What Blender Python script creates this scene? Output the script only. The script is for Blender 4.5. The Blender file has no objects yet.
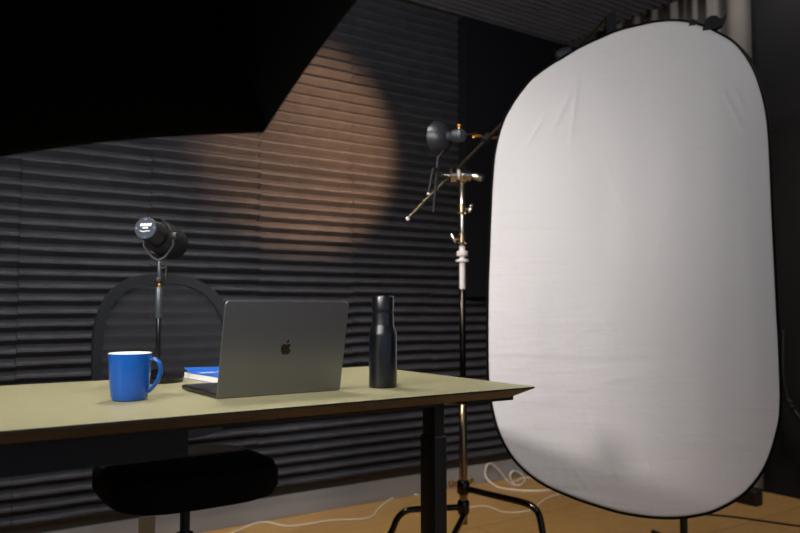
import bpy, bmesh, math, random
from mathutils import Vector, Matrix, noise
random.seed(7)
scn = bpy.context.scene
COL = scn.collection
PI = math.pi

# ------------------------------------------------------------------ camera
FPX = 740.0
CAM = Vector((0, 0, 0.94))
yaw = math.radians(55.5); pit = math.atan(41.5 / FPX)
FW = Vector((math.cos(yaw)*math.cos(pit), math.sin(yaw)*math.cos(pit), math.sin(pit)))
RT = Vector((math.sin(yaw), -math.cos(yaw), 0))
UP = RT.cross(FW)
def ray(x, y): return FW*FPX + RT*(x-400) + UP*(266.5-y)
def onz(x, y, z): d = ray(x, y); return CAM + d*((z-CAM.z)/d.z)
def ony(x, y, Y): d = ray(x, y); return CAM + d*(Y/d.y)
def onx(x, y, X): d = ray(x, y); return CAM + d*(X/d.x)
def dep(x, y, D): return CAM + ray(x, y)*(D/FPX)
def onpl(x, y, p, n): d = ray(x, y); return CAM + d*((p-CAM).dot(n)/d.dot(n))

cd = bpy.data.cameras.new('camera'); cam = bpy.data.objects.new('camera', cd); COL.objects.link(cam)
cam.matrix_world = Matrix.Translation(CAM) @ Matrix((RT, UP, -FW)).transposed().to_4x4()
cd.sensor_width = 36; cd.lens = FPX/800*36; cd.clip_start = 0.05
cd.dof.use_dof = True; cd.dof.focus_distance = 1.75; cd.dof.aperture_fstop = 3.2
scn.camera = cam
scn.view_settings.view_transform = 'Standard'; scn.view_settings.look = 'None'
scn.view_settings.gamma = 1; scn.view_settings.use_curve_mapping = False
scn.view_settings.exposure = 0.0

# --------------------------------------------------------------- materials
def lin(c): return tuple(((v/255)/12.92 if v/255 <= .04045 else ((v/255+.055)/1.055)**2.4) for v in c) + (1,)
def mat(name, rgb, rough=.6, metal=0, bump=0, bscale=200, var=0, vscale=8, spec=.5, stretch=None, coat=0, sheen=0):
    m = bpy.data.materials.new(name); m.use_nodes = True; nt = m.node_tree; b = nt.nodes['Principled BSDF']
    b.inputs['Base Color'].default_value = lin(rgb); b.inputs['Roughness'].default_value = rough
    b.inputs['Metallic'].default_value = metal; b.inputs['Specular IOR Level'].default_value = spec
    b.inputs['Coat Weight'].default_value = coat; b.inputs['Sheen Weight'].default_value = sheen
    tc = nt.nodes.new('ShaderNodeTexCoord'); src = tc.outputs['Object']
    if stretch:
        mp = nt.nodes.new('ShaderNodeMapping'); mp.inputs['Scale'].default_value = stretch
        nt.links.new(src, mp.inputs[0]); src = mp.outputs[0]
    if bump:
        n = nt.nodes.new('ShaderNodeTexNoise'); n.inputs['Scale'].default_value = bscale; n.inputs['Detail'].default_value = 4
        bp = nt.nodes.new('ShaderNodeBump'); bp.inputs['Strength'].default_value = bump; bp.inputs['Distance'].default_value = .002
        nt.links.new(src, n.inputs['Vector']); nt.links.new(n.outputs['Fac'], bp.inputs['Height']); nt.links.new(bp.outputs[0], b.inputs['Normal'])
    if var:
        n = nt.nodes.new('ShaderNodeTexNoise'); n.inputs['Scale'].default_value = vscale; n.inputs['Detail'].default_value = 5
        r = nt.nodes.new('ShaderNodeValToRGB'); c = lin(rgb)
        r.color_ramp.elements[0].position = .3; r.color_ramp.elements[1].position = .7
        r.color_ramp.elements[0].color = tuple(max(0, v*(1-var)) for v in c[:3]) + (1,)
        r.color_ramp.elements[1].color = tuple(min(1, v*(1+var)) for v in c[:3]) + (1,)
        nt.links.new(src, n.inputs['Vector']); nt.links.new(n.outputs['Fac'], r.inputs[0]); nt.links.new(r.outputs[0], b.inputs['Base Color'])
    return m
M = {}
M['foam'] = mat('charcoal_foam', (64, 64, 69), .95, bump=.6, bscale=260, var=.16, vscale=14, spec=.15)
M['foamdark'] = mat('ceiling_foam', (92, 92, 98), .95, bump=.5, bscale=260, var=.1, spec=.12)
M['wall'] = mat('dark_wall_paint', (70, 62, 54), .9, bump=.1)
M['wallright'] = mat('black_wall_paint', (21, 21, 23), .9, bump=.1, var=.1, vscale=3)
M['ceil'] = mat('ceiling_paint', (40, 40, 42), .9, bump=.1)
M['base'] = mat('grey_baseboard_paint', (150, 150, 150), .5, var=.04)
M['curtain'] = mat('grey_curtain_cloth', (122, 116, 112), .9, bump=.3, bscale=400, sheen=.2)
M['desk'] = mat('olive_linoleum', (139, 135, 103), .5, bump=.08, bscale=300, var=.03, vscale=20, spec=.35)
M['deskedge'] = mat('black_desk_edge', (16, 15, 14), .5)
M['deskply'] = mat('brown_bevel', (92, 80, 63), .6, var=.1, vscale=30)
M['blackmetal'] = mat('black_powder_coat', (11, 11, 12), .55, bump=.1, bscale=500)
M['blackplastic'] = mat('black_plastic', (20, 20, 22), .5)
M['gloss'] = mat('black_gloss', (14, 14, 16), .2)
M['chair'] = mat('chair_frame_plastic', (9, 14, 21), .7, spec=.3)
M['seat'] = mat('black_seat_cloth', (22, 19, 17), .95, bump=.4, bscale=500, spec=.1)
M['mug'] = mat('blue_glaze', (2, 74, 152), .28, spec=.5, coat=.3)
M['mugin'] = mat('white_glaze', (232, 232, 232), .25)
M['alu'] = mat('space_grey_aluminium', (128, 127, 129), .37, metal=.92, bump=.02, bscale=900)
M['alushaded'] = mat('shaded_aluminium', (70, 70, 72), .4, metal=.85)  # laptop aluminium again, darkened to paint in the shade on the base
M['logo'] = mat('dark_mirror', (52, 42, 36), .2, metal=.6)
M['screen'] = mat('screen_glass', (8, 8, 9), .1)
M['bottle'] = mat('black_bottle_coat', (8, 10, 15), .30, bump=.04, bscale=700, spec=.6)
M['bluecover'] = mat('blue_book_cover', (4, 84, 176), .45)
M['paper'] = mat('white_paper', (228, 226, 222), .8)
M['whiteprint'] = mat('white_print', (235, 235, 235), .5)
M['silver'] = mat('grey_sleeve_metal', (74, 80, 85), .42, metal=.6)
M['yoke'] = mat('grey_yoke_metal', (66, 68, 72), .45, metal=.4)
M['chrome'] = mat('chrome', (215, 205, 190), .16, metal=1)
M['chromedark'] = mat('worn_chrome', (140, 122, 96), .25, metal=1)
M['darkchrome'] = mat('black_chrome', (58, 52, 46), .18, metal=1)
M['boom'] = mat('dull_steel', (92, 84, 68), .38, metal=.9)
M['brass_and_warm_glint'] = mat('brass_and_warm_glint', (214, 150, 60), .3, metal=1)
M['micbody'] = mat('dark_grey_mic_enamel', (18, 17, 17), .45)
M['miccap'] = mat('mic_rear_plate', (40, 48, 58), .65, spec=.2)
M['micfoam'] = mat('mic_foam', (34, 34, 35), .98, bump=.8, bscale=900, spec=.1)
M['soft'] = mat('softbox_black_fabric', (5, 4, 3), .95, bump=.1, spec=.03)
M['cable'] = mat('white_cable', (226, 214, 196), .5)
M['blackcable'] = mat('black_cable', (14, 13, 12), .5)
M['tape'] = mat('white_tape', (214, 206, 204), .7)
M['tag'] = mat('kraft_paper', (176, 150, 108), .8, var=.1, vscale=60)
M['shade'] = mat('grey_lamp_enamel', (32, 35, 40), .4)
M['flag'] = mat('black_felt', (24, 24, 28), .95, spec=.1)
M['rim'] = mat('black_reflector_binding', (7, 7, 7), .9, spec=.1)

# oak-look floor, procedural planks
def floor_mat():
    m = bpy.data.materials.new('tan_floor'); m.use_nodes = True; nt = m.node_tree; b = nt.nodes['Principled BSDF']
    tc = nt.nodes.new('ShaderNodeTexCoord'); mp = nt.nodes.new('ShaderNodeMapping'); mp.inputs['Scale'].default_value = (3, 18, 1)
    n = nt.nodes.new('ShaderNodeTexNoise'); n.inputs['Scale'].default_value = 2.5; n.inputs['Detail'].default_value = 6
    r = nt.nodes.new('ShaderNodeValToRGB'); r.color_ramp.elements[0].position = .3; r.color_ramp.elements[1].position = .75
    r.color_ramp.elements[0].color = lin((172, 132, 78)); r.color_ramp.elements[1].color = lin((188, 148, 92))
    nt.links.new(tc.outputs['Object'], mp.inputs[0]); nt.links.new(mp.outputs[0], n.inputs['Vector']); nt.links.new(n.outputs['Fac'], r.inputs[0])
    br = nt.nodes.new('ShaderNodeTexBrick'); br.inputs['Scale'].default_value = 1; br.inputs['Brick Width'].default_value = 2.1
    br.inputs['Row Height'].default_value = .62; br.inputs['Mortar Size'].default_value = .0025
    br.inputs['Color1'].default_value = (1, 1, 1, 1); br.inputs['Color2'].default_value = (.93, .93, .93, 1); br.inputs['Mortar'].default_value = (.35, .3, .25, 1)
    nt.links.new(tc.outputs['Object'], br.inputs['Vector'])
    mx = nt.nodes.new('ShaderNodeMix'); mx.data_type = 'RGBA'; mx.blend_type = 'MULTIPLY'; mx.inputs[0].default_value = 1
    nt.links.new(r.outputs[0], mx.inputs[6]); nt.links.new(br.outputs[0], mx.inputs[7]); nt.links.new(mx.outputs[2], b.inputs['Base Color'])
    b.inputs['Roughness'].default_value = .45; b.inputs['Specular IOR Level'].default_value = .4
    return m
M['floor'] = floor_mat()

def cloth_mat():   # white reflector fabric with fine crease bump
    m = mat('white_reflector_cloth', (204, 202, 203), .6, spec=.25, sheen=.1)
    nt = m.node_tree; b = nt.nodes['Principled BSDF']; tc = nt.nodes.new('ShaderNodeTexCoord')
    last = None
    for sc, rot, st, s in (((.7, 6, 1), .9, .6, 3.0), ((5, .8, 1), -.25, .45, 2.2), ((1, 1, 1), 0, .4, 14)):
        mp = nt.nodes.new('ShaderNodeMapping'); mp.inputs['Scale'].default_value = sc; mp.inputs['Rotation'].default_value = (0, 0, rot)
        n = nt.nodes.new('ShaderNodeTexNoise'); n.inputs['Scale'].default_value = s; n.inputs['Detail'].default_value = 3; n.inputs['Distortion'].default_value = .6
        bp = nt.nodes.new('ShaderNodeBump'); bp.inputs['Strength'].default_value = st; bp.inputs['Distance'].default_value = .006
        nt.links.new(tc.outputs['Object'], mp.inputs[0]); nt.links.new(mp.outputs[0], n.inputs['Vector']); nt.links.new(n.outputs['Fac'], bp.inputs['Height'])
        if last: nt.links.new(last.outputs[0], bp.inputs['Normal'])
        last = bp
    nt.links.new(last.outputs[0], b.inputs['Normal'])
    return m
M['cloth'] = cloth_mat()

def mesh_mat():    # see-through knitted chair back
    m = bpy.data.materials.new('chair_mesh_net'); m.use_nodes = True; nt = m.node_tree; b = nt.nodes['Principled BSDF']
    b.inputs['Base Color'].default_value = lin((11, 14, 21)); b.inputs['Roughness'].default_value = .8
    t = nt.nodes.new('ShaderNodeBsdfTransparent'); mx = nt.nodes.new('ShaderNodeMixShader'); mx.inputs[0].default_value = .82
    nt.links.new(t.outputs[0], mx.inputs[1]); nt.links.new(b.outputs[0], mx.inputs[2]); nt.links.new(mx.outputs[0], nt.nodes['Material Output'].inputs[0])
    return m
M['net'] = mesh_mat()
def emis(name, rgb, s):
    m = bpy.data.materials.new(name); m.use_nodes = True; nt = m.node_tree; b = nt.nodes['Principled BSDF']
    b.inputs['Base Color'].default_value = (.8, .8, .8, 1); b.inputs['Emission Color'].default_value = rgb + (1,); b.inputs['Emission Strength'].default_value = s
    return m

# ----------------------------------------------------------------- helpers
def frame(d):
    d = d.normalized(); a = Vector((0, 0, 1)) if abs(d.z) < .95 else Vector((1, 0, 0))
    u = d.cross(a).normalized(); return u, d.cross(u).normalized(), d
class MB:
    def __init__(s): s.b = bmesh.new(); s.mats = []; s.cur = 0
    def use(s, m):
        if m not in s.mats: s.mats.append(m)
        s.cur = s.mats.index(m); return s
    def face(s, vs):
        try: f = s.b.faces.new(vs); f.material_index = s.cur; return f
        except ValueError: return None
    def box(s, lo, hi, R=None, bev=0):
        tmp = bmesh.new(); bmesh.ops.create_cube(tmp, size=1)
        sz = [hi[i]-lo[i] for i in range(3)]; c = Vector([(hi[i]+lo[i])/2 for i in range(3)])
        for v in tmp.verts: v.co = Vector([v.co[i]*sz[i] for i in range(3)]) + c
        if bev: bmesh.ops.bevel(tmp, geom=list(tmp.edges), offset=bev, segments=3, profile=.5, affect='EDGES')
        if R is not None: bmesh.ops.transform(tmp, matrix=R, verts=list(tmp.verts))
        s.add(tmp); return s
    def add(s, tmp):
        mp = {v: s.b.verts.new(v.co) for v in tmp.verts}
        for f in tmp.faces: s.face([mp[v] for v in f.verts])
        tmp.free()
    def ring(s, c, u, v, r, n, sq=1): return [s.b.verts.new(c + u*(r*math.cos(2*PI*k/n)) + v*(r*sq*math.sin(2*PI*k/n))) for k in range(n)]
    def tube(s, pts, rad, n=16, cap=True, closed=False):
        pts = [Vector(p) for p in pts]; rads = rad if isinstance(rad, (list, tuple)) else [rad]*len(pts)
        rings = []; pu = None; N = len(pts)
        for i, p in enumerate(pts):
            if closed: d = pts[(i+1) % N]-pts[i-1]
            else: d = pts[min(i+1, N-1)]-pts[max(i-1, 0)]
            if d.length < 1e-9: d = Vector((0, 0, 1))
            d.normalize()
            if pu is None: u, v, _ = frame(d)
            else: u = (pu - d*pu.dot(d)).normalized(); v = d.cross(u)
            pu = u; rings.append(s.ring(p, u, v, rads[i], n))
        for i in range(N if closed else N-1):
            a, b = rings[i], rings[(i+1) % N]
            for k in range(n): s.face([a[k], a[(k+1) % n], b[(k+1) % n], b[k]])
        if cap and not closed: s.face(rings[0][::-1]); s.face(rings[-1])
        return s
    def lathe(s, prof, org, ax=Vector((0, 0, 1)), n=48, cap0=True, cap1=True):
        u, v, d = frame(Vector(ax)); rings = []
        for r, h in prof: rings.append(s.ring(Vector(org)+d*h, u, v, max(r, 1e-4), n))
        for a, b in zip(rings, rings[1:]):
            for k in range(n): s.face([a[k], a[(k+1) % n], b[(k+1) % n], b[k]])
        if cap0: s.face(rings[0][::-1])
        if cap1: s.face(rings[-1])
        return s
    def poly(s, pts, thick, nrm):   # extruded flat outline
        a = [s.b.verts.new(p) for p in pts]; b = [s.b.verts.new(p + nrm*thick) for p in pts]; n = len(a)
        s.face(a); s.face(b[::-1])
        for k in range(n): s.face([a[k], b[k], b[(k+1) % n], a[(k+1) % n]])
        return s
    def build(s, name, m=None, parent=None, smooth=True, flip=True):
        if flip: bmesh.ops.recalc_face_normals(s.b, faces=list(s.b.faces))
        me = bpy.data.meshes.new(name); s.b.to_mesh(me); s.b.free()
        for x in ([m] if m else s.mats): me.materials.append(x)
        if smooth: me.shade_smooth(); me.set_sharp_from_angle(angle=math.radians(38))
        o = bpy.data.objects.new(name, me); COL.objects.link(o)
        if parent: adopt(o, parent)
        return o
def adopt(o, p):
    o.parent = p; o.matrix_parent_inverse = world(p).inverted()
def world(o):
    m = Matrix.LocRotScale(o.location, o.rotation_euler, o.scale)
    return world(o.parent) @ o.matrix_parent_inverse @ m if o.parent else m
def tag(o, label, cat, group=None):
    o['label'] = label; o['category'] = cat
    if group: o['group'] = group
    return o
def thing(name, loc, label, cat, group=None):
    o = bpy.data.objects.new(name, None); o.empty_display_size = .05; COL.objects.link(o); o.location = loc
    return tag(o, label, cat, group)
def struct(o): o['kind'] = 'structure'; return o
def spline(pts, k=8, closed=False):
    pts = [Vector(p) for p in pts]; out = []; n = len(pts)
    for i in range(n if closed else n-1):
        if closed: p0, p1, p2, p3 = pts[i-1], pts[i], pts[(i+1) % n], pts[(i+2) % n]
        else: p0, p1, p2, p3 = pts[max(i-1, 0)], pts[i], pts[i+1], pts[min(i+2, n-1)]
        for j in range(k):
            t = j/k; out.append(.5*((2*p1)+(p2-p0)*t+(2*p0-5*p1+4*p2-p3)*t*t+(3*p1-p0-3*p2+p3)*t**3))
    if not closed: out.append(pts[-1])
    return out

# ------------------------------------------------------------- the setting
WY = 3.09; WX = 3.72; X0 = -2.6; Y0 = -2.4
b = MB(); b.box((X0, Y0, -.1), (WX+.1, WY+.1, 0)); struct(b.build('floor', M['floor'], smooth=False))
b = MB(); b.box((X0, WY, 0), (WX+.1, WY+.1, 2.9)); struct(b.build('wall_back', M['wall'], smooth=False))
b = MB(); b.box((WX, Y0, 0), (WX+.1, WY, 2.9)); struct(b.build('wall_right', M['wallright'], smooth=False))
b = MB(); b.box((X0-.1, Y0, 0), (X0, WY+.1, 2.9)); struct(b.build('wall_left', M['wall'], smooth=False))
b = MB(); b.box((X0, Y0, 2.545), (3.34, WY, 2.9)); b.box((3.34, Y0, 2.85), (WX, WY, 2.9)); struct(b.build('ceiling', M['ceil'], smooth=False))
b = MB(); b.box((X0, WY-.015, 0), (WX, WY, .1), bev=.003); struct(b.build('baseboard_back', M['base']))

# ridged acoustic foam: rows of wedges, tile by tile (surface pattern of one lining)
def foam(name, m, ox, oz, nx, nz, size, place, label, x_end, P=10, depth=.045):
    b = MB(); p = size/P
    for i in range(nx):
        for j in range(nz):
            dz = random.uniform(-.0025, .0025); dd = random.uniform(-.003, .002); sk = random.uniform(-.002, .002)
            xa = ox+i*size+.001; xb = min(ox+(i+1)*size-.001, x_end)
            if xb-xa < .02: continue
            za = oz+j*size
            segs = 12; cols = []
            for s in range(segs+1):
                x = xa+(xb-xa)*s/segs; col = [(za+.0005, .0)]
                for k in range(P):
                    w = .0022*noise.noise(Vector((x*9, (j*P+k)*3.7, i)))
                    q = .004*noise.noise(Vector((x*6, (j*P+k)*1.3+50, i)))
                    base = za+k*p; shift = dz*(1 if 0 < k else 0)+sk*(s/segs-.5)
                    col += [(base+shift*(k > 0)+.001, .008), (base+p*.42+dz+w, depth+dd+q), (base+p*.58+dz+w, depth+dd+q), (base+p-.001+(shift if k < P-1 else 0), .008)]
                col += [(za+size-.0005, 0)]
                cols.append([b.b.verts.new(place(x, z, d)) for z, d in col])
            for c0, c1 in zip(cols, cols[1:]):
                for k in range(len(c0)-1): b.face([c0[k], c1[k], c1[k+1], c0[k+1]])
            b.face(cols[0][::-1]); b.face(cols[-1])
    o = b.build(name, m, smooth=False, flip=True)
    return tag(o, label, 'acoustic foam')
S = .4775
foam('acoustic_foam_lining', M['foam'], .385-S*3, .135, 11, 5, S, lambda x, z, d: Vector((x, WY-.006-d, z)),
     'charcoal ridged acoustic foam covering the back wall behind the desk', WX-.002)
foam('ceiling_foam_lining', M['foamdark'], .385-S*3, 0, 9, 5, S, lambda x, z, d: Vector((x, WY-.06-z, 2.545-d)),
     'dark ridged acoustic foam covering the ceiling above the light stand', 3.32)

# black felt panel on the back wall
b = MB(); pl = ony(466, 297, 2.985)
b.box((pl.x, 2.985, pl.z), (3.45, 3.045, 2.495), bev=.004)
tag(b.build('felt_board', M['flag']), 'flat black felt board hung on ridged wall foam behind the chrome light stand', 'board')
# curtain against the right wall
b = MB(); ya = 2.075; yb = 3.0; n = 150; prev = None
for i in range(n+1):
    t = i/n; y = ya+(yb-ya)*t
    off = .010*math.sin(t*PI*2*14+1.2*math.sin(t*9))+.012*math.sin(t*47)
    if t < .22: off = .012*math.sin(t*40)+.01
    cur = []
    for j in range(7):
        z = .03+(2.80-.03)*j/6; k = 1+.25*math.sin(j*1.1+t*8)
        cur.append((b.b.verts.new((3.63+off*k, y, z)), b.b.verts.new((3.634+off*k, y, z))))
    if prev:
        for j in range(6):
            b.face([prev[j][0], cur[j][0], cur[j+1][0], prev[j+1][0]]); b.face([prev[j][1], prev[j+1][1], cur[j+1][1], cur[j][1]])
    prev = cur
cu = b.build('curtain', M['curtain']); tag(cu, 'grey pleated floor length curtain in the corner above the white reflector', 'curtain')

# --------------------------------------------------------------------- desk
DX1 = 1.362; DX0 = -.45; DY0 = 1.370; DY1 = 2.165; DZ = .74
desk = thing('desk', ((DX0+DX1)/2, (DY0+DY1)/2, 0), 'long olive topped desk with black edge and black column legs', 'desk')
b = MB(); b.use(M['desk'])
def rrect(x0, y0, x1, y1, r, z, n=6):
    out = []
    for cx, cy, a in ((x1-r, y0+r, -90), (x1-r, y1-r, 0), (x0+r, y1-r, 90), (x0+r, y0+r, 180)):
        for k in range(n+1):
            t = math.radians(a+90*k/n); out.append(Vector((cx+r*math.cos(t), cy+r*math.sin(t), z)))
    return out
lv = [(0, DZ), (0, DZ-.004), (.045, DZ-.0285)]
rings = [[b.b.verts.new(p) for p in rrect(DX0+i, DY0+i, DX1-i, DY1-i, .008, z)] for i, z in lv]
b.face(rings[0])
b.use(M['deskedge'])
N = len(rings[0])
for k in range(N): b.face([rings[0][k], rings[1][k], rings[1][(k+1) % N], rings[0][(k+1) % N]])
b.use(M['deskply'])
for k in range(N): b.face([rings[1][k], rings[2][k], rings[2][(k+1) % N], rings[1][(k+1) % N]])
b.use(M['deskedge']); b.face(rings[2][::-1])
b.build('desktop', None, desk)
for lx in (1.265, DX0+.103):
    b = MB(); ym = 1.675
    b.box((lx-.022, ym-.034, .0), (lx+.022, ym+.034, .585), bev=.004); b.box((lx-.0175, ym-.029, .58), (lx+.0175, ym+.029, .702), bev=.003)
    l = b.build('leg', M['blackmetal'], desk)
    b = MB(); b.box((lx-.035, 1.43, 0.0), (lx+.035, 2.10, .02), bev=.006); b.build('foot', M['blackmetal'], desk)
    b = MB(); x0, x1 = lx-.08, lx+.075
    P = [(1.43, .7112), (1.43, .702), (1.60, .690), (1.80, .690), (2.10, .702), (2.10, .7112)]
    b.poly([Vector((x0, y, z)) for y, z in P], x1-x0, Vector((1, 0, 0))); b.build('bracket', M['blackmetal'], desk, smooth=False)
b = MB(); b.box((DX0+.1, 1.64, .668), (1.26, 1.71, .705), bev=.003); b.build('crossbar', M['blackmetal'], desk)
tr = ony(188, 456, 1.86)
b = MB(); b.box((DX0+.2, 1.86, tr.z), (tr.x, 1.872, .705)); b.box((DX0+.2, 1.872, tr.z), (tr.x, 2.0, tr.z+.003)); b.box((DX0+.2, 1.99, tr.z), (tr.x, 2.0, tr.z+.07))
b.build('cable_tray', M['blackmetal'], desk, smooth=False)

# ---------------------------------------------------------------------- mug
c = onz(129.3, 400.0, DZ); r0 = .0385
mug = thing('mug', c, 'bright blue mug with white inside standing on the olive desk', 'mug')
H = .1015
b = MB(); b.use(M['mug'])
R1 = .0458; Rb = .0378
prof = [(.001, 0), (Rb-.006, 0), (Rb-.002, .002), (Rb, .007), (Rb+.002, .02)] + [(Rb+.002+(R1-Rb-.002)*t**.85, .02+(H-.02)*t) for t in (.2, .4, .6, .8, .97)] + [(R1, H)]
b.lathe(prof, c, cap1=False); 
b.use(M['mugin'])
b.lathe([(R1, H), (R1-.0012, H+.001), (R1-.0035, H-.001), (R1-.006, H-.02), (Rb-.002, .012), (.001, .008)], c, cap0=False)
b.build('cup', None, mug)
hd = (RT*1.0).normalized()
prof = [(R1-.004, H-.014), (R1+.008, H-.013), (R1+.018, H-.021), (R1+.0215, H-.038), (R1+.015, H-.060), (R1+.002, H-.076), (Rb+.003, H-.083)]
b = MB(); pts = spline([c + hd*x + Vector((0, 0, z)) for x, z in prof], 8)
side = hd.cross(Vector((0, 0, 1))).normalized(); rr = []
for i, p in enumerate(pts):
    d = (pts[min(i+1, len(pts)-1)]-pts[max(i-1, 0)]).normalized(); u = side; v = d.cross(u)
    rr.append([b.b.verts.new(p + u*(.0085*math.cos(a)) + v*(.0045*math.sin(a))) for a in [2*PI*k/14 for k in range(14)]])
for a, q in zip(rr, rr[1:]):
    for k in range(14): b.face([a[k], a[(k+1) % 14], q[(k+1) % 14], q[k]])
b.build('handle', M['mug'], mug)

# ------------------------------------------------------------------- bottle
c = onz(382.9, 387.2, DZ); k = 1.876/740
bot = thing('bottle', c, 'matte black insulated bottle standing on the desk right of the laptop', 'bottle')
hb = 91.2*k
b = MB(); R = 14*k; Rn = 11*k
b.lathe([(R-.004, 0), (R-.001, .002), (R, .006), (R, hb*.57), (R-.0006, hb*.595), (Rn+.001, hb*.665), (Rn, hb*.69), (Rn-.0002, hb*.815), (Rn-.002, hb*.82), (Rn-.002, hb*.828)], c)
b.build('bottle_body', M['bottle'], bot)
b = MB(); b.lathe([(Rn-.001, hb*.828), (Rn-.0002, hb*.832), (Rn, hb*.845), (Rn, hb-.004), (Rn-.0015, hb-.0008), (Rn-.004, hb)], c); b.build('cap', M['bottle'], bot)

# ------------------------------------------------------------------- laptop
_l = onz(217.6, 398.6, DZ); _r = onz(339.5, 389.7, DZ); lx0, ly = _l.x-.007, _l.y-.010; LW = _r.x-_l.x; LD = .235; tilt = math.radians(11.5)
lap = thing('laptop', (lx0+LW/2, ly+LD/2, DZ), 'open grey laptop seen from behind its lid, fruit emblem in the centre', 'laptop')
b = MB(); b.box((lx0, ly, DZ+.0015), (lx0+LW, ly+LD, DZ+.0125), bev=.0035); b.build('base', M['alushaded'], lap)
b = MB(); b.box((lx0+.012, ly+.030, DZ+.0125), (lx0+LW-.012, ly+.140, DZ+.0133)); b.build('keyboard', M['blackplastic'], lap, smooth=False)
b = MB(); b.box((lx0+.09, ly+.145, DZ+.0125), (lx0+LW-.09, ly+.225, DZ+.0129)); b.build('trackpad', M['alu'], lap, smooth=False)
# lid local: x along width, y up the lid, z outward (towards the camera)
LH = .2195; o = Vector((lx0, ly+.002, DZ+.0015))
ex = Vector((1, 0, 0)); ey = Vector((0, -math.sin(tilt), math.cos(tilt))); ez = ex.cross(ey)
T = Matrix.Translation(o) @ Matrix((ex, ey, ez)).transposed().to_4x4()
b = MB(); tmp = []
for cx, cy, a, r in ((LW-.010, .004, -90, .004), (LW-.010, LH-.010, 0, .010), (.010, LH-.010, 90, .010), (.010, .004, 180, .004)):
    cx = LW-r if cx > .1 else r
    for q in range(7): t = math.radians(a+15*q); tmp.append((cx+r*math.cos(t), cy+r*math.sin(t)))
b2 = bmesh.new(); fv = [b2.verts.new((x, y, 0)) for x, y in tmp]; f = b2.faces.new(fv)
g = bmesh.ops.extrude_face_region(b2, geom=[f]); 
for v in g['geom']:
    if isinstance(v, bmesh.types.BMVert): v.co.z += .0045
bmesh.ops.bevel(b2, geom=[e for e in b2.edges if abs(e.verts[0].co.z-e.verts[1].co.z) < 1e-6], offset=.0014, segments=3, affect='EDGES')
bmesh.ops.transform(b2, matrix=T, verts=list(b2.verts)); b.add(b2)
lid = b.build('lid', M['alu'], lap)
b = MB(); b.box((.006, .012, -.0008), (LW-.006, LH-.006, 0), R=T); b.build('screen', M['screen'], lid, smooth=False)
# fruit emblem: bitten body and leaf
def appl():
    import math as m
    right = [(0, .36), (.16, .42), (.30, .44), (.44, .38), (.52, .28)]      # top right lobe
    bite = [(.52+.0, .28), (.40, .18), (.34, .04), (.38, -.10), (.50, -.20), (.58, -.22)]
    low = [(.58, -.22), (.50, -.42), (.38, -.60), (.24, -.70), (.10, -.66), (0, -.63), (-.10, -.66), (-.24, -.70), (-.40, -.58), (-.52, -.36), (-.59, -.10), (-.58, .12), (-.50, .30), (-.36, .42), (-.20, .44), (-.08, .39)]
    f = lambda L: [(p.x, p.y) for p in spline([(x, y, 0) for x, y in L], 5)]
    return f(right)[:-1] + f(bite)[:-1] + f(low)
sc = .0222; cx, cy = LW*.500, LH*.50
def mp(x, y): return T @ Vector((cx+x*sc, cy+y*sc, .00452))
b = MB(); b.poly([mp(x, y) for x, y in appl()], .0002, ez)
leaf = [(p.x, p.y) for p in spline([(.0, .50, 0), (.02, .68, 0), (.14, .84, 0), (.28, .90, 0), (.27, .72, 0), (.14, .55, 0)], 5, closed=True)]
b.poly([mp(x, y) for x, y in leaf], .0002, ez)
lg = b.build('emblem', M['logo'], lid, smooth=False); lg['label'] = 'dark mirror fruit emblem'
for sx in (lx0+.02, lx0+LW-.02):
    for sy in (ly+.02, ly+LD-.02): b = MB(); b.lathe([(.006, 0), (.006, .002)], (sx, sy, DZ), n=16); b.build('rubber_foot', M['blackplastic'], lap)

# --------------------------------------------------------------------- book
bl = Vector((.7205, 1.872, DZ)); ang = math.radians(5.5)
book = thing('book', bl, 'blue covered softback book with white pages lying behind the laptop', 'book')
RB = Matrix.Translation(bl) @ Matrix.Rotation(ang, 4, 'Z')
BL = .236; BW = .165; BT = .0165
b = MB(); b.box((.001, .001, .001), (BW-.002, BL-.001, BT), R=RB); b.build('pages', M['paper'], book, smooth=False)
def lift(x, y): return BT + .0125*max(0, (y-.185)/(BL-.185))**1.5*(1-.3*x/BW)
b = MB(); g = []
for i in range(9):
    col = []
    for j in range(31):
        x = -.0005+(BW)*i/8; y = BL*j/30; z = lift(x, y)
        col.append((b.b.verts.new(RB @ Vector((x, y, z))), b.b.verts.new(RB @ Vector((x, y, z+.0007)))))
    g.append(col)
for i in range(8):
    for j in range(30):
        b.face([g[i][j][0], g[i+1][j][0], g[i+1][j+1][0], g[i][j+1][0]]); b.face([g[i][j][1], g[i][j+1][1], g[i+1][j+1][1], g[i+1][j][1]])
for i in range(8):
    for j in (0, 30): b.face([g[i][j][0], g[i+1][j][0], g[i+1][j][1], g[i][j][1]])
for j in range(30):
    for i in (0, 8): b.face([g[i][j][0], g[i][j+1][0], g[i][j+1][1], g[i][j][1]])
b.build('cover', M['bluecover'], book)
b = MB(); b.box((0, 0, 0), (BW, BL, .001), R=RB); b.box((BW-.002, 0, .001), (BW, BL, BT), R=RB); b.build('back_cover', M['bluecover'], book, smooth=False)
b = MB(); x = .020
for i in range(13):
    w = .0044 if i % 4 else .0054
    if i != 8: b.box((x, .164, BT+.0004), (x+w*.85, .182, BT+.0011), R=RB)
    x += .0058
b.box((x, .162, BT+.0004), (x+.007, .183, BT+.0011), R=RB)
pr = b.build('cover_print', M['whiteprint'], book, smooth=False); pr['label'] = 'small line of white printing'

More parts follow.
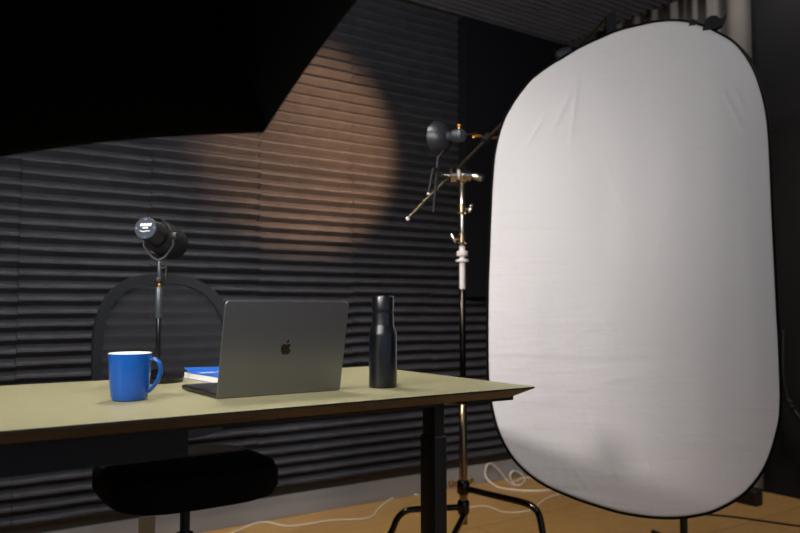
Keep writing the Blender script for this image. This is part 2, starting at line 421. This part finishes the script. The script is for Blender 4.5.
# ------------------------------------------------------------- office chair
cc = Vector((.712, 2.12, 0))
chair = thing('office_chair', cc, 'dark office chair with see-through mesh back behind the desk', 'chair')
def sup(t, a, bb, e): 
    cs, sn = math.cos(t), math.sin(t); return (a*abs(cs)**(2/e)*(1 if cs > 0 else -1), bb*abs(sn)**(2/e)*(1 if sn > 0 else -1))
b = MB(); rings = []
for z, k in ((.410, .86), (.418, .95), (.44, 1), (.48, 1), (.50, .96), (.508, .86)):
    rings.append([b.b.verts.new(cc+Vector((*[v*k for v in sup(2*PI*q/48, .235, .225, 3.6)], z + .012*(math.cos(2*PI*q/24)*.0)))) for q in range(48)])
for a, q in zip(rings, rings[1:]):
    for k in range(48): b.face([a[k], a[(k+1) % 48], q[(k+1) % 48], q[k]])
b.face(rings[0][::-1]); b.face(rings[-1]); b.build('seat', M['seat'], chair)
BY = 2.40; bc = Vector((.736, BY, .785)); bh = .268; bw = .230
ey2 = Vector((0, math.sin(.12), math.cos(.12)))
def backp(x, y): return bc + Vector((x, 0, 0)) + ey2*y + Vector((0, -.05*(1-(x/bw)**2)*0+ .05*(1-(x/.25)**2)-.03, 0))
def bo(t, k=1.0):
    x, y = sup(t, bw*k, bh*k, 2.55 if math.sin(t) > 0 else 4.0)
    return x, y
b = MB(); n = 72; prs = []
for i in range(n):
    t = 2*PI*i/n; x1, y1 = bo(t); x2, y2 = x1*(1-.030/bw), y1*(1-.030/bh)
    po, pi_ = backp(x1, y1), backp(x2, y2); d = Vector((0, .014, 0))
    prs.append([b.b.verts.new(q) for q in (po-d*.5, pi_-d*.5, pi_+d, po+d)])
for i in range(n):
    a, q = prs[i], prs[(i+1) % n]
    for k in range(4): b.face([a[k], a[(k+1) % 4], q[(k+1) % 4], q[k]])
b.build('back_frame', M['chair'], chair)
b = MB(); cen = b.b.verts.new(backp(0, 0)); rs = []
for j in range(1, 9):
    rs.append([b.b.verts.new(backp(*[v*(1-.028/bw)*j/8 for v in bo(2*PI*i/n)])) for i in range(n)])
for i in range(n): b.face([cen, rs[0][i], rs[0][(i+1) % n]])
for a, q in zip(rs, rs[1:]):
    for i in range(n): b.face([a[i], q[i], q[(i+1) % n], a[(i+1) % n]])
b.build('back_mesh', M['net'], chair)
b = MB(); b.tube(spline([(.727, 2.43, .56), (.727, 2.44, .48), (.73, 2.38, .40), (.735, 2.2, .375)], 6), .018); b.build('back_support', M['blackplastic'], chair)
b = MB(); b.lathe([(.024, .09), (.024, .30), (.014, .30), (.014, .39)], (cc.x, cc.y, 0), n=24); b.box((cc.x-.05, cc.y-.08, .385), (cc.x+.05, cc.y+.08, .411), bev=.008); b.build('gas_column', M['blackmetal'], chair)
for k in range(5):
    a = 2*PI*k/5+.3; d = Vector((math.cos(a), math.sin(a), 0)); e = Vector((cc.x, cc.y, 0))
    b = MB(); b.tube([e+d*.02+Vector((0, 0, .11)), e+d*.28+Vector((0, 0, .075))], [.022, .014]); lg = b.build('base_arm', M['blackplastic'], chair)
    b = MB(); s = Vector((-d.y, d.x, 0)); b.lathe([(.02, -.02), (.027, -.015), (.027, -.004), (.012, -.003), (.012, .003), (.027, .004), (.027, .015), (.02, .02)], e+d*.28+Vector((0, 0, .027)), s, n=24)
    b.tube([e+d*.28+Vector((0, 0, .045)), e+d*.28+Vector((0, 0, .08))], .006); b.build('caster', M['blackplastic'], lg)
tg = ony(139, 511, 1.90); w = ony(155.5, 511, 1.90)
b = MB(); b.box((tg.x, 1.900, .30), (w.x, 1.902, .42)); o = b.build('paper_tag', M['tag'], chair, smooth=False); o['label'] = 'tan paper tag hanging under the seat'

# ----------------------------------------------------- microphone and stand
sb = onz(157.5, 381.8, DZ); kd = (sb-CAM).dot(FW)/740
def sz(y):  # height of a pixel row on the stand's axis
    d = ray(157.5, y); t = math.hypot(sb.x, sb.y)/math.hypot(d.x, d.y); return (CAM+d*t).z
st = thing('microphone_stand', sb, 'slim black desktop microphone stand on a round base beside the blue mug', 'microphone stand')
b = MB(); b.lathe([(.066, 0), (.068, .003), (.069, .012), (.055, .020), (.020, .025), (.013, .034)], sb); b.build('base', M['gloss'], st)
def seg(name, y0, y1, r, m, nn=24, prof=None):
    b = MB(); b.lathe([(r*.9, sz(y0)), (r, sz(y0)+.0015), (r, sz(y1)-.0015), (r*.9, sz(y1))], (sb.x, sb.y, 0), n=nn); return b.build(name, m, st)
seg('lower_rod', 374, 316, .0068, M['gloss'])
seg('sleeve', 318, 287, .0098, M['silver'])
seg('brass_adapter', 288, 282, .0055, M['brass_and_warm_glint'])
seg('clutch', 283, 277, .0125, M['blackmetal'], 8)
seg('upper_rod', 278, 261, .0062, M['silver'])
b = MB(); p = Vector((sb.x, sb.y, sz(268))); b.tube([p, p+RT*.022-Vector((0, 0, .0))], .004); b.lathe([(.004, 0), (.008, .002), (.008, .008), (.004, .01)], p+RT*.018, Vector((0, 0, 1)), n=12)
b.tube([p+RT*.018, p+RT*.018-Vector((0, 0, .028))], .003); b.build('locking_lever', M['blackmetal'], st)
mD = (sb-CAM).dot(FW)
P0 = dep(145.3, 228, mD-.085); P1 = dep(174, 245, mD+.105); ax = (P1-P0).normalized(); L = (P1-P0).length
mic = thing('microphone', Vector((sb.x, sb.y, sz(261))), 'black broadcast microphone with round labelled rear plate held in a yoke above the desk', 'microphone')
k = mD/740
b = MB(); b.lathe([(.0255, .002), (.0295, .006), (.0295, .05), (.032, .056), (.032, .062), (.0295, .066), (.0295, L*.5)], P0, ax); b.build('body', M['micbody'], mic)
b = MB(); b.lathe([(.001, 0), (.028, 0), (.0295, .0015), (.0295, .004)], P0, ax); cap = b.build('rear_plate', M['miccap'], mic); cap['label'] = 'grey-blue round rear plate with white lettering'
b = MB(); b.lathe([(.027, L*.40), (.036, L*.43), (.045, L*.55), (.0475, L*.8), (.045, L*.95), (.036, L*1.03), (.012, L*1.06)], P0, ax); b.build('windscreen', M['micfoam'], mic)
# lettering on the plate
pu = RT - ax*RT.dot(ax); pu.normalize(); pv = pu.cross(ax)
if pv.z < 0: pv = -pv
def text(name, s, size, ox, oy, parent, shear=0, ex=.0):
    cu = bpy.data.curves.new(name, 'FONT'); cu.body = s; cu.size = size; cu.align_x = 'CENTER'; cu.align_y = 'CENTER'; cu.shear = shear; cu.extrude = .0001; cu.offset = ex
    tmpo = bpy.data.objects.new(name+'_tmp', cu); COL.objects.link(tmpo); bpy.context.view_layer.update()
    me = bpy.data.meshes.new_from_object(tmpo.evaluated_get(bpy.context.evaluated_depsgraph_get())); bpy.data.objects.remove(tmpo)
    me.transform(Matrix.Translation(P0 - ax*.0004 + pu*ox + pv*oy) @ Matrix((pu, pv, -ax)).transposed().to_4x4())
    o = bpy.data.objects.new(name, me); me.materials.append(M['whiteprint']); COL.objects.link(o); adopt(o, parent); return o
text('maker_lettering', 'SHURE', .0100, 0, .0085, cap, .35, .0004)
text('model_lettering', 'SM7B', .0062, 0, .0005, cap, 0, .0002)
b = MB()
pts = [(-.014, -.007), (-.008, -.0085), (-.004, -.010), (0, -.0085), (.005, -.008), (.013, -.008)]
b.tube([P0-ax*.0003+pu*x+pv*y for x, y in spline([(x, y, 0) for x, y in pts], 4) for x, y in [(x, y)]] if False else [P0-ax*.0003+pu*q.x+pv*q.y for q in spline([(x, y, 0) for x, y in pts], 4)], .0011, 8)
b.build('lettering_swoosh', M['whiteprint'], cap)
for a in (0, 90, 180, 270):
    b = MB(); q = P0 + pu*(.0235*math.cos(math.radians(a))) + pv*(.0235*math.sin(math.radians(a))); b.lathe([(.0022, -.0008), (.0018, .001)], q, ax, n=12); b.build('screw', M['silver'], cap)
# yoke
D = mD
yk = [(173.5, 232), (173, 246), (165, 257), (158.5, 260.5), (152, 257), (144, 246), (144, 236)]
b = MB(); pts = [dep(x, y, D-(.030 if x > 166 else .016)) for x, y in yk]
b.tube(pts, .0032, 8); b.lathe([(.006, -.012), (.006, .006)], Vector((sb.x, sb.y, sz(260.5))), n=16); b.build('yoke', M['yoke'], mic)
b = MB(); q = dep(174.5, 236, D-.03); b.lathe([(.009, -.004), (.0095, 0), (.0095, .009), (.008, .011)], q-pu*.004, pu, n=20); b.build('yoke_knob', M['blackplastic'], mic)
b = MB(); b.tube(spline([dep(*p) for p in ((153, 218, D-.03), (160, 219, D-.01), (168, 225, D), (172.5, 236, D))], 6), .003, 8); b.build('cable_loop', M['blackcable'], mic)

# ----------------------------------------------------- big oval reflector
rc = dep(634, 270, 2.72)
th = math.radians(14)
rn = (-(FW*math.cos(th)) - RT*math.sin(th)); rn = Vector((rn.x, rn.y, 0)).normalized()
rn = (rn + Vector((0, 0, .04))).normalized()
outline_px = [(672,21.3),(657.5,22.3),(640,25.8),(620,30.8),(604,37.2),(590,43.5),(577,50),(564,58),(552,65),(540,73.5),(530,82),(517.5,98),(510,110),(504,122),(498.5,140),(495,159.5),(493,185),(491.6,215),(490.6,245),(489.4,275),(488.8,305),(488.6,335),(488.8,369),(490,388),(492.5,404),(495.8,419),(500,432.5),(506.5,446),(515,459),(524,468.5),(535,477.5),(547,485),(560,491),(580,499),(600,505.5),(617,510.5),(635,514),(655,516.3),(677,516.6),(695,514.5),(712,510.5),(727,503.5),(740.6,495),(751,485),(760.7,472),(767,460),(772,446),(776,431),(778.8,417),(779.8,398),(779.4,380),(778,345),(776,310),(773.8,265),(771.6,220),(769.5,165),(768.2,140),(766.5,120),(763.5,103),(759.5,88),(754.5,73.5),(748,61),(741,51),(735,44.5),(727,38.5),(713,31.2),(704,27),(695,24.3),(684,22)]
ou = (-RT + rn*RT.dot(rn)).normalized()*-1; ov = rn.cross(ou); 
if ov.z < 0: ov = -ov
def loc2(p): d = p-rc; return d.dot(ou), d.dot(ov)
out = [loc2(onpl(x, y, rc, rn)) for x, y in outline_px]
out = [(p.x, p.y) for p in spline([(x, y, 0) for x, y in out], 3, closed=True)]
ref = thing('reflector', Vector((rc.x, rc.y, rc.z-.93)), 'large oval white fabric reflector with thin black rim standing right of the desk', 'reflector')
refrot = Matrix((ou, ov, rn)).transposed().to_4x4()
def rp(x, y, h): return rc + ou*x + ov*y + rn*h
# fold lines: short soft creases in the cloth (real relief)
folds = []
rnd = random.Random(11)
for i in range(34):
    a = rnd.uniform(0, 2*PI); rr_ = rnd.uniform(.25, .85)
    fx, fy = .5*rr_*math.cos(a), .88*rr_*math.sin(a)
    dirn = math.atan2(fy, fx)+rnd.uniform(-.35, .35)+(PI/2 if rnd.random() < .12 else 0)
    folds.append((fx, fy, math.cos(dirn), math.sin(dirn), rnd.uniform(.08, .26), rnd.uniform(.005, .012), rnd.uniform(-.0009, .0011)))
# long creases seen upper left and lower left
for (x1, y1, x2, y2, h) in ((575,84,553,130,.004),(577,85,571,140,.003),(545,115,527,145,.003),(590,420,615,470,.004),(575,470,597,500,.004),(640,440,658,490,.003),(705,430,745,445,.003),(735,90,745,110,.003),(725,95,740,125,.003),(615,60,640,62,.002)):
    a = loc2(onpl(x1, y1, rc, rn)); q = loc2(onpl(x2, y2, rc, rn)); dx, dy = q[0]-a[0], q[1]-a[1]; l = math.hypot(dx, dy)
    folds.append(((a[0]+q[0])/2, (a[1]+q[1])/2, dx/l, dy/l, l/2, .006, h))
def relief(x, y, e):
    h = .012*noise.noise(Vector((x*1.6, y*1.1, 3)))
    h += .0028*noise.noise(Vector((x*11, y*2.0, 1)))
    for fx, fy, dx, dy, l, w, hh in folds:
        u = (x-fx)*dx+(y-fy)*dy
        if abs(u) > l*1.6: continue
        v = -(x-fx)*dy+(y-fy)*dx; w2 = w*(1+.6*abs(u)/l)
        if abs(v) > 4*w2: continue
        h += hh*math.exp(-(v/w2)**2)*max(0, 1-(u/(l*1.5))**2)
    return h*min(1, e*6)
b = MB(); NR = 110; n = len(out); sub = []
for i in range(n):
    a, q = out[i], out[(i+1) % n]; sub += [a, ((a[0]+q[0])/2, (a[1]+q[1])/2)]
n = len(sub); ctr = (.02, 0.0); prev = None
for j in range(1, NR+1):
    t = j/NR; cur = []
    for (x, y) in sub:
        X = ctr[0]+(x-ctr[0])*t; Y = ctr[1]+(y-ctr[1])*t
        cur.append(b.b.verts.new(rp(X, Y, relief(X, Y, 1-t))))
    if prev is None:
        cv = b.b.verts.new(rp(*ctr, relief(*ctr, 1)))
        for k in range(n): b.face([cv, cur[k], cur[(k+1) % n]])
    else:
        for k in range(n): b.face([prev[k], cur[k], cur[(k+1) % n], prev[(k+1) % n]])
    prev = cur
fb = b.build('fabric', M['cloth'], ref)
me = fb.data   # give the cloth a local frame for its texture
me.transform((Matrix.Translation(rc) @ refrot).inverted()); fb.matrix_parent_inverse = Matrix.Identity(4)
fb.parent = None; fb.matrix_world = Matrix.Translation(rc) @ refrot; fb.location = rc; fb.rotation_euler = refrot.to_euler()
adopt(fb, ref)
sm = fb.modifiers.new('thickness', 'SOLIDIFY'); sm.thickness = .001; sm.offset = -1
b = MB(); b.tube([rp(x*(1+.004/max(.3, math.hypot(x, y))), y*(1+.004/max(.3, math.hypot(x, y))), -.003) for x, y in out], .0062, 10, closed=True); b.build('rim', M['rim'], ref)
# loose fold of binding at the upper right
b = MB(); fl = [(733,39),(741,45.5),(748,53),(752,58.5),(755,74),(748,61),(741,51)]
b.poly([rp(*loc2(onpl(x, y, rc, rn)), -.006) for x, y in fl], .004, -rn); b.build('binding_fold', M['rim'], ref, smooth=False)

# stand that carries the reflector
spt = dep(679, 300, (rc-CAM).dot(FW)+.11); sbx = Vector((spt.x, spt.y, 0))
ls = thing('reflector_stand', sbx, 'black tripod light stand mostly hidden behind the white reflector, one leg showing below', 'light stand')
b = MB(); b.lathe([(.014, .05), (.014, 1.0), (.011, 1.0), (.011, 1.86)], sbx, n=20); b.build('pole', M['blackmetal'], ls)
legend_ = [onz(672, 548, .005)]
a0 = math.atan2(legend_[0].y-sbx.y, legend_[0].x-sbx.x); rl = (legend_[0]-sbx).length
for k in range(3):
    a = a0+(0, 2.6, -2.6)[k]; d = Vector((math.cos(a), math.sin(a), 0))
    b = MB(); b.tube([sbx+Vector((0, 0, .055)), sbx+d*.12+Vector((0, 0, .035)), sbx+d*.30+Vector((0, 0, .012))], .009, 12); l = b.build('leg', M['blackmetal'], ls)
b = MB(); top = Vector((sbx.x, sbx.y, 1.86)); clp = rp(*loc2(onpl(712, 27, rc, rn)), -.02)
b.tube([top-Vector((0, 0, .04)), (top+clp)/2+Vector((0, 0, -.01)), clp], .008, 10); b.build('arm', M['blackmetal'], ls)
def clamp(x, y, parent, s=1, name='spring_clamp'):
    q = rp(*loc2(onpl(x, y, rc, rn)), .0); b = MB()
    u, v = ou, ov
    for pts, th_ in (([(-.045,-.03),(-.04,-.004),(-.028,.018),(-.01,.028),(.012,.026),(.02,.014),(.034,.012),(.042,.026),(.052,.024),(.046,.002),(.036,-.016),(.012,-.028)], .03),):
        b.poly([q-rn*.018+u*(a*s)+v*(c_*s) for a, c_ in pts], th_, rn)
    b.lathe([(.010*s, -.002), (.010*s, .038)], q-rn*.022, rn, n=16)
    return b.build(name, M['blackmetal'], parent, smooth=False)
clamp(713.5, 23, ls, .88); 
clamp(693, 23, ls, .35)

# --------------------------------------------- chrome century stand and boom
CB = onz(463.6, 545, 0); CD = (CB-CAM).dot(FW)
cs = thing('light_stand', CB, 'chrome light stand with curved legs and tilted boom arm left of the reflector', 'light stand')
def cz(y): d = ray(463.3, y); t = math.hypot(CB.x, CB.y)/math.hypot(d.x, d.y); return (CAM+d*t).z
def cax(y): return Vector((CB.x, CB.y, cz(y)))
def cseg(name, y0, y1, r, m, n=24): b = MB(); b.lathe([(r*.93, cz(y0)), (r, cz(y0)+.002), (r, cz(y1)-.002), (r*.93, cz(y1))], (CB.x, CB.y, 0), n=n); return b.build(name, m, cs)
cseg('lower_column', 524, 404, .0165, M['chromedark'])
cseg('middle_column', 406, 289, .0125, M['darkchrome'])
cseg('upper_column', 291, 246, .0115, M['tape'])
cseg('top_rod', 246, 183, .0095, M['chrome'])
for (y0, y1, r) in ((262, 259.5, .026), (256, 251, .022)):
    cseg('tape_collar', y0, y1, r, M['tape'], 12)
def knob(name, y, side, m1=M['chromedark']):
    p = cax(y); d = RT*side; b = MB()
    b.lathe([(.016, -.024), (.023, -.022), (.021, -.016), (.017, -.014), (.017, .014), (.021, .016), (.021, .02), (.016, .022)], p, n=20)
    c_ = b.build('collar', m1, cs)
    b = MB(); b.tube([p+d*.015, p+d*.032], .006, 12); q = p+d*.034
    w = Vector((d.x*.4, d.y*.4, .9)).normalized()
    b.tube([q-w*.018, q-w*.006, q+w*.006, q+w*.02], [.005, .009, .009, .006], 12); b.build(name, M['chrome'], c_)
knob('wing_knob', 209, 1); knob('wing_knob', 239, -1)
# base hub and legs
b = MB(); b.lathe([(.02, cz(494)), (.026, cz(492)), (.026, cz(482)), (.02, cz(480))], (CB.x, CB.y, 0)); b.lathe([(.02, cz(514)), (.024, cz(512)), (.024, cz(502)), (.02, cz(500))], (CB.x, CB.y, 0)); b.build('leg_hub', M['darkchrome'], cs)
b = MB(); p = cax(484); b.tube([p-RT*.02, p-RT*.045], .007); b.lathe([(.006, -.012), (.012, -.006), (.012, .006), (.006, .012)], p-RT*.047, Vector((.3, .3, 1)), n=14); b.build('leg_lock', M['brass_and_warm_glint'], cs)
b = MB(); b.tube([p+RT*.02, p+RT*.04+Vector((0, 0, .02))], .008); b.build('leg_lock', M['brass_and_warm_glint'], cs)
zA, zB, zC = cz(488), cz(507), cz(516)
def cleg(z, elbow, foot, m=M['darkchrome']):
    c0 = Vector((CB.x, CB.y, z)); d = (elbow-c0); d.z = 0; L_ = d.length; d.normalize()
    fo = Vector((foot.x, foot.y, .012))
    pts = [c0, c0+d*(L_*.5), c0+d*(L_*.86), c0+d*L_+Vector((0, 0, -.008)), c0+d*(L_+.028)+Vector((0, 0, -.034)), c0+d*(L_+.05)+Vector((0, 0, -z*.55)), c0+d*(L_+.085)+Vector((0, 0, -z+.014))]
    b = MB(); b.tube(spline(pts, 6), .0125, 16); l = b.build('leg', m, cs)
    b = MB(); e = pts[-1]; b.tube([e+Vector((0, 0, .016)), Vector((e.x, e.y, .001))], .015, 14); b.build('rubber_foot', M['blackplastic'], l)
cleg(zA, onz(533, 505, zA), onz(548, 536, 0.1))
cleg(zB, onz(404, 510, zB), onz(386, 536, 0.0))
cleg(zC, onz(446, 551, zC), onz(446, 560, 0.0))
# boom
bD = CD+.02
e0 = dep(407, 219.5, bD-.02); e1 = dep(593, 32.5, bD+.30); e2 = dep(604.5, 20.5, bD+.33); 
# straight arm through the grip head
dirb = (e2-e0).normalized()
b = MB(); b.tube([e0, e1], .0072, 16); boom = b.build('boom_arm', M['boom'], cs)
b = MB(); b.tube([e1, e2], .0062, 12); o = b.build('boom_end_glint', M['brass_and_warm_glint'], boom)  # orange highlight on the arm's end, painted as a brass coloured length
b = MB(); b.tube([e0-dirb*.002, e0-dirb*-.008], .0082, 12); b.build('end_cap', M['tape'], boom)
b = MB(); g = Vector((CB.x, CB.y, cz(176)))
b.lathe([(.012, -.03), (.020, -.028), (.020, -.02), (.013, -.018)], g, n=20)
b.lathe([(.024, -.05), (.031, -.046), (.031, -.024), (.022, -.021), (.022, -.013), (.034, -.011), (.034, .013), (.024, .016), (.024, .034), (.015, .037)], g-FW*.02, RT, n=24)
gh = b.build('grip_head', M['chrome'], cs)
b = MB(); q = g-FW*.02+RT*.045; b.tube([g-FW*.02+RT*.03, q], .007, 12); w = (RT*.8+Vector((0, 0, -.25))).normalized()
b.tube([q-w*.008, q+w*.008, q+w*.035, q+w*.045], [.011, .019, .017, .007], 14); b.build('wing_handle', M['chrome'], gh)
b = MB(); q = g-FW*.03-RT*.05; b.tube([q+RT*.02, q-RT*.028], [.011, .008], 14); b.lathe([(.004, -.010), (.011, -.004), (.011, .004), (.004, .010)], q-RT*.03, RT, n=16); b.build('clamp_bolt', M['chrome'], gh)
for dx in (-.018, .004):
    b = MB(); b.lathe([(.020, -.0045), (.020, .0045)], g-FW*.05+RT*dx, RT, n=20); b.build('clamp_disc', M['tape' if dx < 0 else 'chrome'], gh)
# second grip clamp further up the boom
q = dep(487, 138.5, bD+.09)
b = MB(); b.lathe([(.012, -.02), (.017, -.018), (.017, .018), (.012, .02)], q, dirb, n=18); b.tube([q, q-RT*.03+UP*.008], .006); g2 = b.build('boom_clamp', M['blackmetal'], boom)
b = MB(); b.tube(spline([q-RT*.01, q-RT*.035+UP*.012, q-RT*.058+UP*.004], 5), [.006]*10+[.005], 10); b.tube([q+RT*.0, q+RT*.045+UP*.004], .005, 10); b.build('clamp_handle', M['brass_and_warm_glint'], g2)
# thing at the boom tip: small black flag plate and grey knob
b = MB(); P = [dep(x, y, bD+.32) for x, y in ((606, 16), (615, 10), (617, 30), (607, 34))]; b.poly(P, .02, FW); b.build('end_plate', M['blackmetal'], boom, smooth=False)
b = MB(); q = dep(564, 53.5, bD+.24); b.lathe([(.012, -.035), (.02, -.03), (.024, 0), (.02, .03), (.012, .035)], q, (RT+UP*.35), n=20)
b.tube([q, dep(568, 58, bD+.255)], .008); b.build('boom_knob', M['silver'], boom)

# warm clip lamp held on the stand
lamp = thing('studio_lamp', dep(437, 180, CD-.03), 'small dark bell shaped lamp on a rod beside the chrome grip head', 'lamp')
la = (-RT*.74 + FW*.67 + UP*.03).normalized()    # the way the lamp looks: to the foam wall, left
lc = dep(447, 137, CD-.03)
b = MB(); b.lathe([(.018, -.010), (.030, -.006), (.046, .004), (.059, .022), (.067, .048), (.0655, .048), (.057, .023), (.044, .007), (.026, -.002), (.001, -.004)], lc, la, n=40); b.build('lamp_shade', M['shade'], lamp)
b = MB(); b.lathe([(.012, -.085), (.022, -.08), (.025, -.07), (.025, -.04), (.021, -.035), (.019, -.010)], lc, la, n=24); sk = b.build('socket', M['silver'], lamp)
b = MB(); q = lc-la*.06+UP*.028; b.tube([q-UP*.012, q+UP*.012], .005); b.lathe([(.004, 0), (.008, .003), (.008, .010), (.004, .012)], q+UP*.004, UP, n=14); b.build('thumb_screw', M['brass_and_warm_glint'], sk)
b = MB(); b.tube([lc-la*.085, lc-la*.085+RT*.05+UP*.006], .003, 8); b.build('cord', M['blackcable'], sk)
b = MB(); b.lathe([(.010, 0), (.012, .006), (.018, .02), (.017, .030), (.010, .038), (.002, .041)], lc, la, n=20); bulb = b.build('bulb', emis('warm_bulb', (1, .55, .22), 18), lamp)
b = MB(); b.tube([lc+la*.012-UP*.045, dep(438, 158, CD-.03), dep(436.3, 178, CD-.03), dep(433.5, 212, CD-.03)], .0055, 10); b.build('mount_rod', M['blackmetal'], lamp)
b = MB(); b.tube([dep(433, 169, CD-.05), dep(428.5, 193, CD-.05)], .0048, 10); rd = b.build('side_rod', M['blackmetal'], lamp)
b = MB(); b.lathe([(.006, 0), (.007, .003), (.005, .007)], dep(428.5, 193, CD-.05), -UP, n=12); b.build('rod_tip', M['tape'], rd)
b = MB(); b.tube([dep(433, 169, CD-.05), dep(436.5, 169, CD-.03)], .006, 10); b.tube([dep(436, 176, CD-.03), dep(447, 177, CD-.02)], .007, 10); b.build('coupling', M['blackmetal'], lamp)

# ------------------------------------------------------------------ softbox
K = 1.3; SC = CAM + (Vector((.11, .78, 1.485))-CAM)*K; R8 = .41565*K; roll = .16554
sn = Vector((.342, .938, .053)).normalized(); su = sn.cross(Vector((0, 0, 1))).normalized(); sv = su.cross(sn)
soft = thing('softbox', SC-Vector((0, 0, R8)), 'big black octagonal softbox hanging at upper left, seen from behind', 'softbox')
def oc(r, off, nn=8, dip=0):
    out = []
    for k in range(8):
        for j in range(nn):
            a0 = math.radians(22.5+45*k)+roll; a1 = a0+PI/4; t = j/nn
            p = Vector((math.cos(a0), math.sin(a0)))*(1-t)+Vector((math.cos(a1), math.sin(a1)))*t
            p *= 1-dip*math.sin(PI*t)
            out.append(SC + (su*p.x+sv*p.y)*r + sn*off)
    return out
b = MB(); levels = [oc(R8, .05, dip=.02), oc(R8, 0, dip=.02), oc(R8*.86, -.13, dip=.015), oc(R8*.60, -.28, dip=.01), oc(R8*.17, -.42, dip=0)]
rv = [[b.b.verts.new(p) for p in l] for l in levels]; n = len(rv[0])
for a, q in zip(rv, rv[1:]):
    for k in range(n): b.face([a[k], a[(k+1) % n], q[(k+1) % n], q[k]])
b.face(rv[-1]); b.build('shell', M['soft'], soft)
for k in range(8):
    a = math.radians(22.5+45*k)+roll; d = su*math.cos(a)+sv*math.sin(a)
    b = MB(); b.tube(spline([SC+d*R8+sn*.0, SC+d*R8*.865-sn*.13, SC+d*R8*.60-sn*.285, SC+d*R8*.17-sn*.425], 5), .003, 8); b.build('rod', M['soft'], soft)
b = MB(); fr = oc(R8*.985, .02, dip=.02); b.face([b.b.verts.new(p) for p in fr]); 
SOFT = emis('softbox_diffuser', (1, .97, .95), 9.2)
df = b.build('diffuser', SOFT, soft, smooth=False, flip=False); df['label'] = 'white glowing diffuser'
b = MB(); b.lathe([(.09, 0), (.09, -.03), (.06, -.035), (.06, -.12), (.05, -.13)], SC-sn*.42, sn, n=24); b.build('lamp_head', M['blackplastic'], soft)
b = MB(); hp = SC-sn*.50; b.tube([hp, Vector((hp.x, hp.y, 2.545))], .014, 14); b.build('hanging_rod', M['blackmetal'], soft)

# ------------------------------------------------------------------- cables
def cable(name, pts, r, m, label, cat='cable', group=None):
    b = MB(); b.tube(spline(pts, 8), r, 8); return tag(b.build(name, m), label, cat, group)
fl = lambda x, y, z=.004: onz(x, y, z)
cable('power_cable', [fl(205, 545), fl(237, 531), fl(262, 522), fl(290, 526), fl(330, 520.5), fl(368, 518), fl(380, 507), fl(393, 498), fl(412, 494), fl(430, 500), fl(455, 508), fl(485, 506), fl(505, 512), fl(530, 510), fl(545, 499), fl(560, 494)], .0036, M['cable'],
      'thin white cable snaking along the floor below the baseboard')
bb = lambda x, y, d=.03: ony(x, y, WY-d)
def pb(x, y, d=.03, z=.005):
    q = bb(x, y, d)
    return q if q.z > z else fl(x, y, z)
lp = [fl(560, 489), fl(535, 491), fl(512, 489.5), fl(497, 486.5), pb(486, 477), pb(486, 467), pb(491, 463.5), pb(499, 470), pb(506, 479), pb(513, 484.5), pb(521, 484.5), pb(525, 479.5), pb(521, 473.5), pb(513, 471), pb(510, 476), pb(513, 482, .04), pb(522, 478.5, .04), pb(532, 477.5, .04), pb(545, 479, .04)]
cable('coiled_cable', lp, .0044, M['cable'], 'white cable looped loosely against the baseboard by the reflector')
cable('floor_cable', [fl(690, 513.5), fl(720, 515.5), fl(742, 518), fl(770, 522), fl(803, 526.5), fl(850, 532)], .0045, M['blackcable'], 'black cable running along the tan floor at lower right')
cw = [onx(783, 372, 3.66), onx(786, 393, 3.66), onx(791, 406, 3.66), onx(799, 417, 3.66), onx(812, 432, 3.66), onx(840, 450, 3.69)]
# coat-hung cable with two small metal ties
hc = thing('hanging_cable', cw[0], 'black cable hanging on the dark right wall beside the reflector edge', 'cable')
b = MB(); b.tube(spline([onx(783, 330, 3.70)]+cw, 8), .012, 10); b.build('sheath', M['blackcable'], hc)
for q in (onx(789.5, 401, 3.645), onx(791.5, 405.5, 3.645)):
    b = MB(); b.lathe([(.0155, -.003), (.0155, .003)], q, Vector((0, .5, -.8)), n=16); b.build('tie', M['silver'], hc)
# dark power box on the floor behind the reflector
p = fl(757, 507, 0)
b = MB(); b.use(M['blackplastic']); b.box((p.x-.005, p.y, 0), (p.x+.055, p.y+.16, .07), bev=.006)
o = b.build('power_box', None); tag(o, 'small black box on the floor behind the lower right rim of the reflector', 'power box')
# ------------------------------------------------------------------- lights
def arealight(name, loc, aim, size, energy, rgb, shape='DISK', spread=None):
    l = bpy.data.lights.new(name, 'AREA'); l.shape = shape; l.size = size; l.energy = energy; l.color = rgb
    if spread: l.spread = spread
    o = bpy.data.objects.new(name, l); COL.objects.link(o); o.location = loc
    o.rotation_euler = (Vector(aim)-Vector(loc)).to_track_quat('-Z', 'Y').to_euler(); return o
sl = bpy.data.lights.new('lamp_beam', 'SPOT'); sl.energy = 88; sl.color = (1, .53, .25); sl.spot_size = math.radians(76); sl.spot_blend = .5; sl.shadow_soft_size = .02
so = bpy.data.objects.new('lamp_beam', sl); COL.objects.link(so); so.location = lc+la*.058
so.rotation_euler = Vector((-.20, .97, .07)).to_track_quat('-Z', 'Y').to_euler()
arealight('key_light', (-2.0, .97, 2.35), (1.55, 2.15, 1.0), .36, 9, (1, .93, .90), spread=math.radians(54))
arealight('unseen_overhead_light', (.9, 2.25, 2.53), (.9, 2.25, 0), .5, 88, (1, .95, .89), spread=math.radians(125))
arealight('unseen_overhead_light', (3.05, 1.25, 2.53), (3.05, 1.5, 0), .4, 88, (1, .90, .80))  # added unseen light that brightens the right floor and the curtain
arealight('curtain_fill_light', (3.43, 1.75, 2.80), (3.56, 2.6, 1.6), .12, 2.6, (1, .93, .88))  # fill added out of frame to lift the dark curtain pleats
w = bpy.data.worlds.new('world'); scn.world = w; w.use_nodes = True
w.node_tree.nodes['Background'].inputs[0].default_value = (.56, .75, 1, 1); w.node_tree.nodes['Background'].inputs[1].default_value = .45
